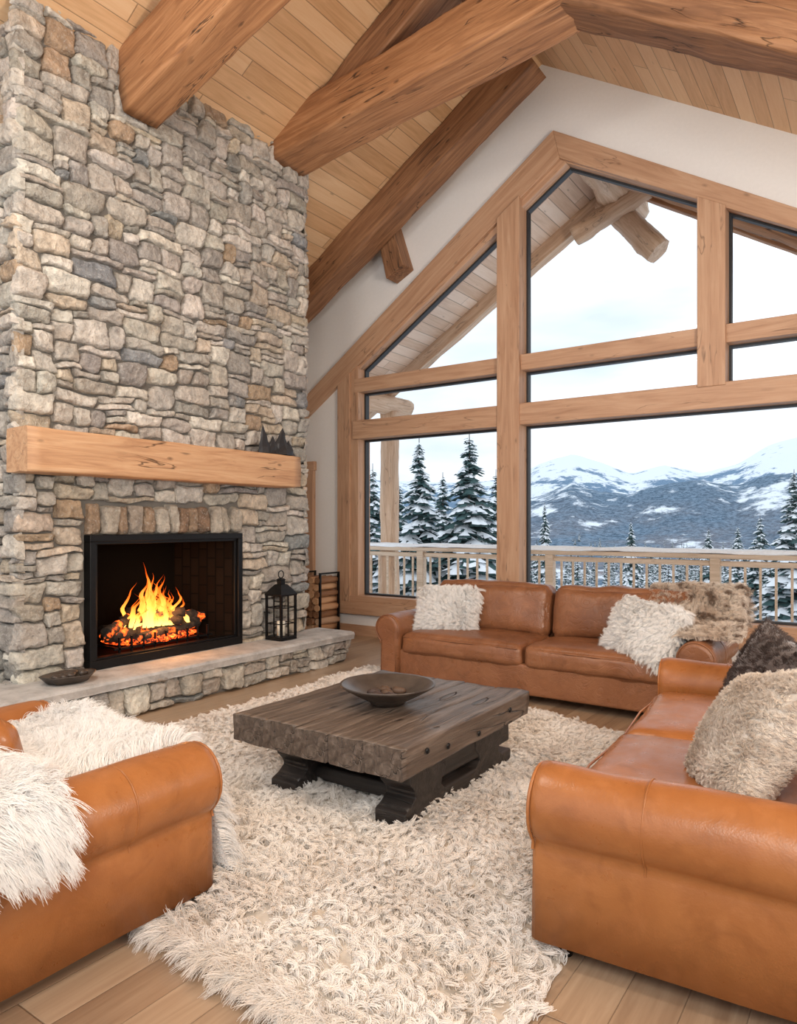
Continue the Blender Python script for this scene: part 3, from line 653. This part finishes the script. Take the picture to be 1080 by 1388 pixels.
def fC(u,v):
    y,z=poly([(6.0,.62),(5.99,.84),(5.93,.87),(5.80,.885),(5.66,.84),(5.54,.72),(5.44,.655),(5.22,.65),(5.06,.62)],v)
    x=-1.58+u*.70+.03*nz(Vector((v*4,u*2,1)))+max(0,v-.45)*(1-u)*.62; x+=.10*v; return (x,y+.02*nz(Vector((x*8,v*4,2))),z+.035*nz(Vector((x*7,v*5,7))))
sc=sheet('mixed_fur_throw',fC,20,30,m_mixf); orient(sc,(0,-.3,1))
P,Nn=sample(sc,4200,seed=24); fur('throw_fur',P,Nn,.08,m_mixf,sc,12,.018,.8,(.1,-.4,-.3),.25,.0013,.3,5,25,.4)
# ------------------------------------------------------------ coffee table
TB=empty('coffee_table')
xa,xb,ya,yb=-2.70,-1.66,2.43,3.70
npk=5; pwid=(xb-xa)/npk
for i in range(npk):
    x=xa+pwid*(i+.5); beam('top_plank_%d'%i,(x,ya+random.uniform(0,.008),.383),(x,yb,.383),pwid-.005,.135,m_table,TB,.009,N=26,amp=.008,seed=30+i)
for y in (ya+.33,yb-.33):
    beam('cross_bearer',(xa+.12,y,.29),(xb-.12,y,.29),.12,.06,m_tbase,TB)
for x in (-2.50,-1.84):
    beam('runner',(x,ya+.18,.06),(x,yb-.04,.06),.16,.12,m_tbase,TB,amp=.004,seed=3)
    beam('upper_rail',(x,ya+.24,.24),(x,yb-.06,.24),.16,.14,m_tbase,TB,amp=.004,seed=4)
    for y in (ya+.36,yb-.30):
        prof=[(-.20,.02),(.20,.02),(.20,.10),(.15,.12),(.11,.15),(.12,.18),(.16,.22),(.16,.29),(-.16,.29),(-.16,.22),(-.12,.18),(-.11,.15),(-.15,.12),(-.20,.10)]
        nn=len(prof); V=[(x-.085,y+a,b) for a,b in prof]+[(x+.085,y+a,b) for a,b in prof]
        F=[tuple(range(nn)),tuple(reversed(range(nn,2*nn)))]+[(k,nn+k,nn+(k+1)%nn,(k+1)%nn) for k in range(nn)]
        bev(fixn(mobj('carved_leg',V,F,m_tbase,TB)),.006)
for y in (ya+.36,yb-.30): beam('stretcher',(-2.5,y,.12),(-1.84,y,.12),.09,.07,m_tbase,TB)
for i,(yy,zz) in enumerate([(2.62,.40),(2.80,.375),(3.45,.40),(3.1,.36)]):
    o=lathe('iron_bolt',[(.001,.006),(.012,.005),(.015,0)],m_black,TB,10,(0,0,0)); o.location=(xb+.001,yy,zz); o.rotation_euler=(0,math.pi/2,0)
BW=empty('wooden_bowl')
t=T('bowl_dark'); v=t.co(); f=t.noise(v,10,4); m_bowl=t.fin(t.ramp(f,[(.3,(.035,.025,.02)),(.7,(.085,.065,.052))]),.35,t.bump(f,.2,.01))
lathe('bowl_body',[(.001,0),(.09,0),(.095,.012),(.16,.045),(.225,.082),(.25,.098),(.252,.106),(.24,.104),(.20,.082),(.14,.05),(.08,.028),(.001,.022)],m_bowl,BW,56,(-2.16,3.02,.455))
for i in range(6):
    a=i*1.05+.3; r=.06 if i else 0
    lump('pod_%d'%i,(-2.16+r*math.cos(a)*1.3,3.02+r*math.sin(a)*1.3,.455+.052),(.04,.03,.022),simple('pod%d'%i,random.choice([(.09,.05,.03),(.16,.09,.05),(.05,.03,.025)]),.6),BW,.4,20,2)
# lantern
LN=empty('metal_lantern'); lx,ly,lz=-4.73,4.87,.304; w=.095
box('base',(lx-w-.012,ly-w-.012,lz),(lx+w+.012,ly+w+.012,lz+.035),m_black,LN,.006)
for sx in (-1,1):
    for sy in (-1,1):
        box('post',(lx+sx*w-.01,ly+sy*w-.01,lz+.03),(lx+sx*w+.01,ly+sy*w+.01,lz+.42),m_black,LN)
    box('mid_x',(lx+sx*w-.004,ly-.005,lz+.03),(lx+sx*w+.004,ly+.005,lz+.42),m_black,LN)
    box('mid_y',(lx-.005,ly+sx*w-.004,lz+.03),(lx+.005,ly+sx*w+.004,lz+.42),m_black,LN)
    for zz in (.15,.30): 
        box('bar_x',(lx+sx*w-.004,ly-w,lz+zz),(lx+sx*w+.004,ly+w,lz+zz+.008),m_black,LN); box('bar_y',(lx-w,ly+sx*w-.004,lz+zz),(lx+w,ly+sx*w+.004,lz+zz+.008),m_black,LN)
    box('glass_x',(lx+sx*(w-.008)-.001,ly-w,lz+.03),(lx+sx*(w-.008)+.001,ly+w,lz+.42),m_glass,LN)
box('top_plate',(lx-w-.015,ly-w-.015,lz+.415),(lx+w+.015,ly+w+.015,lz+.435),m_black,LN,.005)
lathe('lantern_roof',[(.155,.43),(.11,.475),(.06,.52),(.038,.525),(.038,.56),(.048,.565),(.02,.58),(.001,.582)],m_black,LN,4,(lx,ly,lz),smooth=False,ph=math.pi/4)
tube('ring_handle',[(lx,ly+.035*math.cos(a),lz+.615+.035*math.sin(a)) for a in [i*math.pi/8 for i in range(16)]],.005,m_black,LN,True)
lathe('candle',[(.001,.035),(.04,.035),(.04,.17),(.001,.175)],simple('wax',(.85,.80,.68),.5),LN,20,(lx,ly,lz))
DT=empty('rustic_tray')
lathe('tray_body',[(.001,.0),(.13,.0),(.17,.045),(.18,.055),(.165,.05),(.12,.02),(.001,.018)],m_bowl,DT,30,(-4.66,2.72,.307),.75,1.05,wob=.15)
for i in range(5): lump('cone_%d'%i,(-4.66+random.uniform(-.05,.05),2.62+.05*i,.35),(.03,.035,.022),m_bowl,DT,.4,20,2)
def shard(name,c,h,r,seed,tilt=0):
    V=[];F=[];n=7;N=5
    for i in range(N):
        s=i/N
        for j in range(n):
            t_=2*math.pi*j/n; rr=r*(1-s)*(1+.5*nz(Vector((math.cos(t_)*1.5+seed,math.sin(t_)*1.5,s*3))))
            V.append((c[0]+rr*math.cos(t_)*.6,c[1]+rr*math.sin(t_)+tilt*s,c[2]+h*s))
    V.append((c[0],c[1]+tilt,c[2]+h))
    for i in range(N-1):
        for j in range(n): k=(j+1)%n;F.append((i*n+j,i*n+k,(i+1)*n+k,(i+1)*n+j))
    for j in range(n): F.append(((N-1)*n+j,(N-1)*n+(j+1)%n,len(V)-1))
    F.append(tuple(reversed(range(n)))); return fixn(mobj(name,V,F,simple(name+'_m',(.02,.02,.023),.5),MF))
MF=empty('mountain_figurine')
shard('peak_a',(-4.72,4.86,2.053),.26,.13,1,.02); shard('peak_b',(-4.71,4.74,2.053),.17,.10,5); shard('peak_c',(-4.72,4.65,2.053),.27,.08,8,-.03); shard('peak_d',(-4.72,4.96,2.053),.15,.09,11)
RK=empty('firewood_rack')
for x in (-6.05,-5.66):
    for y in (6.5,6.85): box('rack_post',(x-.012,y-.012,0),(x+.012,y+.012,.80),m_black,RK)
    box('rack_side',(x-.012,6.5,.78),(x+.012,6.85,.80),m_black,RK); box('rack_low',(x-.012,6.5,.05),(x+.012,6.85,.07),m_black,RK)
for y in (6.5,6.85): box('rack_long',(-6.05,y-.012,.05),(-5.66,y+.012,.074),m_black,RK)
for i in range(4):
    for j in range(8):
        r=.043; loft('split_log',(-6.0+i*.095+(.02 if j%2 else 0),6.48+random.uniform(-.02,.02),.118+j*.084),(-6.0+i*.095+(.02 if j%2 else 0),6.86,.118+j*.084),ringcirc(r,7),random.choice([m_mantel,m_logw,m_beamd]),RK,3,.01,seed=i*9+j)
# ------------------------------------------------------------ exterior
DK=empty('deck_railing')
box('deck_floor',(-8.5,7.28,-.25),(3.5,9.85,.0),m_snow)
beam('top_rail',(-8.5,9.6,.99),(3.5,9.6,.99),.16,.06,m_rail,DK); beam('snow_cap',(-8.5,9.6,1.05),(3.5,9.6,1.05),.15,.06,m_snow,DK,.025,amp=.02)
beam('sub_rail',(-8.5,9.6,.90),(3.5,9.6,.90),.05,.07,m_rail,DK); beam('bottom_rail',(-8.5,9.6,.16),(3.5,9.6,.16),.05,.07,m_rail,DK)
x=-8.4; i=0
while x<3.5:
    if i%13==0: box('rail_post',(x-.06,9.54,0),(x+.06,9.66,1.02),m_rail,DK,.008)
    else: box('baluster',(x-.014,9.587,.15),(x+.014,9.613,.92),m_rail,DK)
    x+=.17; i+=1
LG=empty('porch_log_frame')
loft('log_post',(-6.98,9.82,-.02),(-6.98,9.82,3.3),ringcirc(.16,16),m_logw,LG,30,.015,seed=1)
loft('log_header',(-6.98,7.25,3.42),(-6.98,10.3,3.42),ringcirc(.17,16),m_logw,LG,26,.02,seed=2)
loft('ridge_log',(-3,7.25,5.92),(-3,10.25,5.92),ringcirc(.22,18),m_logw,LG,26,.04,seed=3)
loft('edge_rafter_a',(-8.0,9.85,roof(-8.0)-.12),(-3,9.85,roof(-3)-.12),ringrect(.16,.22),m_logw,LG,26,.01,seed=4)
loft('edge_rafter_b',(3.0,9.85,roof(3.0)-.12),(-3,9.85,roof(-3)-.12),ringrect(.16,.22),m_beam,LG,26,.01,seed=5)
loft('brace_log',(-3.25,9.75,5.95),(-2.50,9.75,5.05),ringcirc(.17,16),m_logw,LG,16,.03,seed=6)
loft('brace_log_b',(-2.6,9.55,5.85),(-3.6,9.55,5.45),ringcirc(.14,16),m_logw,LG,16,.03,seed=7)
loft('inner_log_rafter',(-2.9,8.6,5.85),(3,8.6,5.85-.63*5.9),ringcirc(.15,14),m_beam,LG,26,.02,seed=8)
AX=[-600,300,480,560,640,690,730,775,815,855,900,950,1000,1040,1080,1250,1700]
PA=[640,640,650,655,655,650,630,618,628,642,632,644,630,608,596,604,640]
PB=[680,680,690,690,695,690,676,658,672,674,662,656,664,650,644,650,690]
def hz_(px,arr): return float(np.interp(px,AX,arr))
yaw=math.atan2(.569,.822)
V=[];F=[];NA=340; RS=list(np.concatenate([np.linspace(14,60,12),np.linspace(70,260,24),np.linspace(268,560,70),np.linspace(570,1500,90)]))
def gz(x,y,r): return -5-7*min(1,max(0,(r-14)/120))
for i in range(NA+1):
    a=math.radians(-52+114*i/NA)
    px=540+954*math.tan(max(-1.0,min(1.05,a))); wa=a-yaw
    hA=1.4+(710-hz_(px,PA))/954*950*math.cos(a); hB=1.4+(710-hz_(px,PB))/954*400*math.cos(a)
    for r in RS:
        x=r*math.sin(wa); y=r*math.cos(wa)
        base=gz(x,y,r)
        gB=math.exp(-((r-400)/85)**2) if r<400 else math.exp(-((r-400)/140)**2)
        gA=math.exp(-((r-950)/230)**2) if r<950 else 1
        rid=noise.ridged_multi_fractal(Vector((x*.006,y*.006,0)),1,2,5,1,2)-1.2
        rb=noise.ridged_multi_fractal(Vector((x*.012+5,y*.012,3)),1,2,5,1,2)-1.2
        z=base+(hB-base)*gB+ (hA-base)*gA
        z=min(z,max(hA,hB)+3) + (rid*7*gA*min(1,abs(r-950)/120+.25)+rb*4.0*gB)+ .5*nz(Vector((x*.05,y*.05,0)))
        V.append((x,y,z))
nr=len(RS)
for i in range(NA):
    for j in range(nr-1): a=i*nr+j; F.append((a,a+nr,a+nr+1,a+1))
tt=T('terrain_snow_forest_haze'); v=tt.co(); ln=tt.n('VectorMath',operation='LENGTH'); tt.l(v,ln.inputs[0]); dist=ln.outputs['Value']
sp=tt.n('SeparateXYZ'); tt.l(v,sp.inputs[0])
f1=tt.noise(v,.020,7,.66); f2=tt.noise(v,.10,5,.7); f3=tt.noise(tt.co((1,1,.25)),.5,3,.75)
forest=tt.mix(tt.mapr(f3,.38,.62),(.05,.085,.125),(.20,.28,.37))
forest=tt.mix(tt.mapr(dist,350,1000,.1,.65),forest,(.23,.37,.56))  # aerial haze painted in: forest colour turns bluer with distance
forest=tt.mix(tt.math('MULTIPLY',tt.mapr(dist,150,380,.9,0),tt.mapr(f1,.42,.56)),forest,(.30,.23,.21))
snow=tt.mix(tt.mapr(dist,300,1100,0,.25),(.84,.90,.98),(.78,.88,.98))  # haze tint put into the snow colour of far slopes
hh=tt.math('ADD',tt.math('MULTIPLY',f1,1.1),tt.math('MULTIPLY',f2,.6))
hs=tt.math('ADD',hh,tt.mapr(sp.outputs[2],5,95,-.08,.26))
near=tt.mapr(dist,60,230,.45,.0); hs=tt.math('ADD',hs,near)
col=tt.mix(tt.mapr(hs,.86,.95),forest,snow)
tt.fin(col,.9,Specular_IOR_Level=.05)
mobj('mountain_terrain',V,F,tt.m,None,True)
bpy.ops.mesh.primitive_circle_add(vertices=64,radius=1600,fill_type='NGON',location=(0,0,-14)); g=bpy.context.object; g.name='snowy_ground'; g.data.materials.append(m_snow)
t=T('conifer_needles'); v=t.co(); f=t.noise(v,3,4); m_ndl=t.fin(t.mix(t.mapr(f,.3,.7),(.035,.07,.07),(.09,.15,.15)),.8,Specular_IOR_Level=.1)
m_trunk=simple('trunk_bark',(.07,.05,.04),.9)
def conifer(name,h,r,levels,nb,seed,snow=.5):
    rd=random.Random(seed); V=[];F=[];fm=[]
    n=6
    for k in (0,1):
        for j in range(n): a=2*math.pi*j/n; V.append(((.12*(1-k)+.01)*math.cos(a),(.12*(1-k)+.01)*math.sin(a),h*k))
    for j in range(n): F.append((j,(j+1)%n,n+(j+1)%n,n+j)); fm.append(2)
    for l in range(levels):
        s=l/levels; z=h*(.06+.92*s)
        for b in range(nb):
            a=rd.uniform(0,6.283); L=r*((1-s)**.9)*rd.uniform(.55,1.1)+.10; dx,dy=math.cos(a),math.sin(a); sx,sy=-dy,dx
            droop=rd.uniform(.3,.6)*L; K=6; zz=z+rd.uniform(-.1,.1)
            sn=rd.random()<snow
            for lay in (0,1):
                if lay==1 and not sn: continue
                base=len(V); up=.08 if lay else 0; wf=1.05 if lay else 1
                for k in range(K+1):
                    q=k/K; q=(.3+.73*q) if lay else q; rr=L*q; wd=L*.34*(math.sin(math.pi*min(1,q*.8+.18))**.8)*(1.35 if k%2 else .55)*wf*rd.uniform(.7,1.2); 
                    cz=zz-droop*q*q+ .10*L*q+up
                    if k==K: wd=.01
                    V.append((dx*rr-sx*wd,dy*rr-sy*wd,cz-wd*.5)); V.append((dx*rr,dy*rr,cz)); V.append((dx*rr+sx*wd,dy*rr+sy*wd,cz-wd*.5))
                for k in range(K):
                    o=base+k*3; F.append((o,o+1,o+4,o+3)); F.append((o+1,o+2,o+5,o+4)); fm+= [1 if lay else 0]*2
    me=bpy.data.meshes.new(name); me.from_pydata(V,[],F)
    for m in (m_ndl,m_snow,m_trunk): me.materials.append(m)
    me.polygons.foreach_set('material_index',fm); me.update(); return me
big=[conifer('spruce_a',9,1.9,52,9,1,.6),conifer('spruce_b',9,1.8,48,9,2,.72)]
small=[conifer('spruce_s1',8,1.5,18,8,3,.6),conifer('spruce_s2',8,1.3,16,8,4,.75)]
def dirp(px,d):
    u=(px-540)/954; return (d*(-.569+.822*u),d*(.822+.569*u))
def put(px,top,d,h,mesh,w=1):
    x,y=dirp(px,d); zt=1.4+(710-top)/954*d
    o=bpy.data.objects.new('snowy_spruce',mesh); hh=(9 if mesh in big else 8)
    o.location=(x,y,zt-h); o.scale=(h/hh*w,h/hh*w,h/hh); o.rotation_euler=(0,0,random.uniform(0,6)); link(o)
put(636,584,26,10.5,big[0],1.25); put(568,592,27,11,big[1],1.1); put(505,628,24,9,big[0]); put(600,640,34,11,big[1],1.1); put(672,636,36,11,big[0])
put(540,650,33,10,big[0],1.1); put(738,680,40,8,big[1],.7); put(855,704,42,8,big[0],.8); put(1076,636,34,9,big[1],1.2); put(1030,698,48,9,big[0],1.1)
put(465,600,30,11,big[0]); put(1110,620,36,10,big[0],1.1); put(1000,712,60,9,big[1]); put(960,716,70,9,big[0])
FO=empty('spruce_forest')
for i in range(560):
    d=random.uniform(45,300)**1.0; px=random.uniform(430,1250)
    if d<75 and 760<px<1040: continue
    h=random.uniform(4.0,8.5); base=gz(0,0,d)
    if d>270: base+=3
    x,y=dirp(px,d); o=bpy.data.objects.new('spruce_instance',random.choice(small)); o.location=(x,y,base-.5); s=h/8; o.scale=(s*random.uniform(.9,1.3),s*1.1,s); o.rotation_euler=(0,0,random.uniform(0,6)); link(o,FO)
# ------------------------------------------------------------ world, lights, camera
w=bpy.data.worlds.new('World'); S.world=w; w.use_nodes=True; nt=w.node_tree; bg=nt.nodes['Background']
tc=nt.nodes.new('ShaderNodeTexCoord'); mp=nt.nodes.new('ShaderNodeMapping'); mp.inputs['Scale'].default_value=(1,1,3.5); no=nt.nodes.new('ShaderNodeTexNoise'); no.inputs['Scale'].default_value=2.2; no.inputs['Detail'].default_value=5
nt.links.new(tc.outputs['Generated'],mp.inputs[0]); nt.links.new(mp.outputs[0],no.inputs['Vector'])
rp=nt.nodes.new('ShaderNodeValToRGB'); rp.color_ramp.elements[0].position=.38; rp.color_ramp.elements[0].color=(.64,.74,.83,1); rp.color_ramp.elements[1].position=.58; rp.color_ramp.elements[1].color=(.90,.95,1,1)
nt.links.new(no.outputs['Fac'],rp.inputs[0]); nt.links.new(rp.outputs[0],bg.inputs[0]); bg.inputs[1].default_value=1.33
def area(name,loc,target,size,power,col):
    l=bpy.data.lights.new(name,'AREA'); l.energy=power; l.size=size; l.color=col; o=bpy.data.objects.new(name,l); o.location=loc
    o.rotation_euler=(Vector(target)-Vector(loc)).to_track_quat('-Z','Y').to_euler(); return link(o)
area('room_fill',(.6,-1.2,3.3),(-3.2,3.8,1.6),1.6,150,(1,.92,.83))  # added soft fill light, high behind the camera; not a room fixture
area('room_fill',(-3.2,1.0,4.6),(-3.0,3.4,0),1.0,75,(1,.91,.80))  # second added fill, overhead; stands for no fixture
area('upward_fill',(1.6,2.5,2.0),(-3.0,4.5,6.0),1.0,160,(1,.89,.76))  # added fill aimed upward to brighten the ceiling boards
l=bpy.data.lights.new('fire_glow','POINT'); l.energy=12; l.color=(1,.40,.11); l.shadow_soft_size=.12; o=bpy.data.objects.new('fire_glow',l); o.location=(-4.98,3.78,.72); link(o)
cam=bpy.data.cameras.new('camera'); cam.sensor_fit='HORIZONTAL'; cam.sensor_width=36; cam.lens=36*954/1080; cam.shift_y=16/1080; cam.clip_end=5000
co=bpy.data.objects.new('camera',cam); co.location=(0,0,1.4); co.rotation_euler=(math.pi/2,0,yaw); link(co); S.camera=co
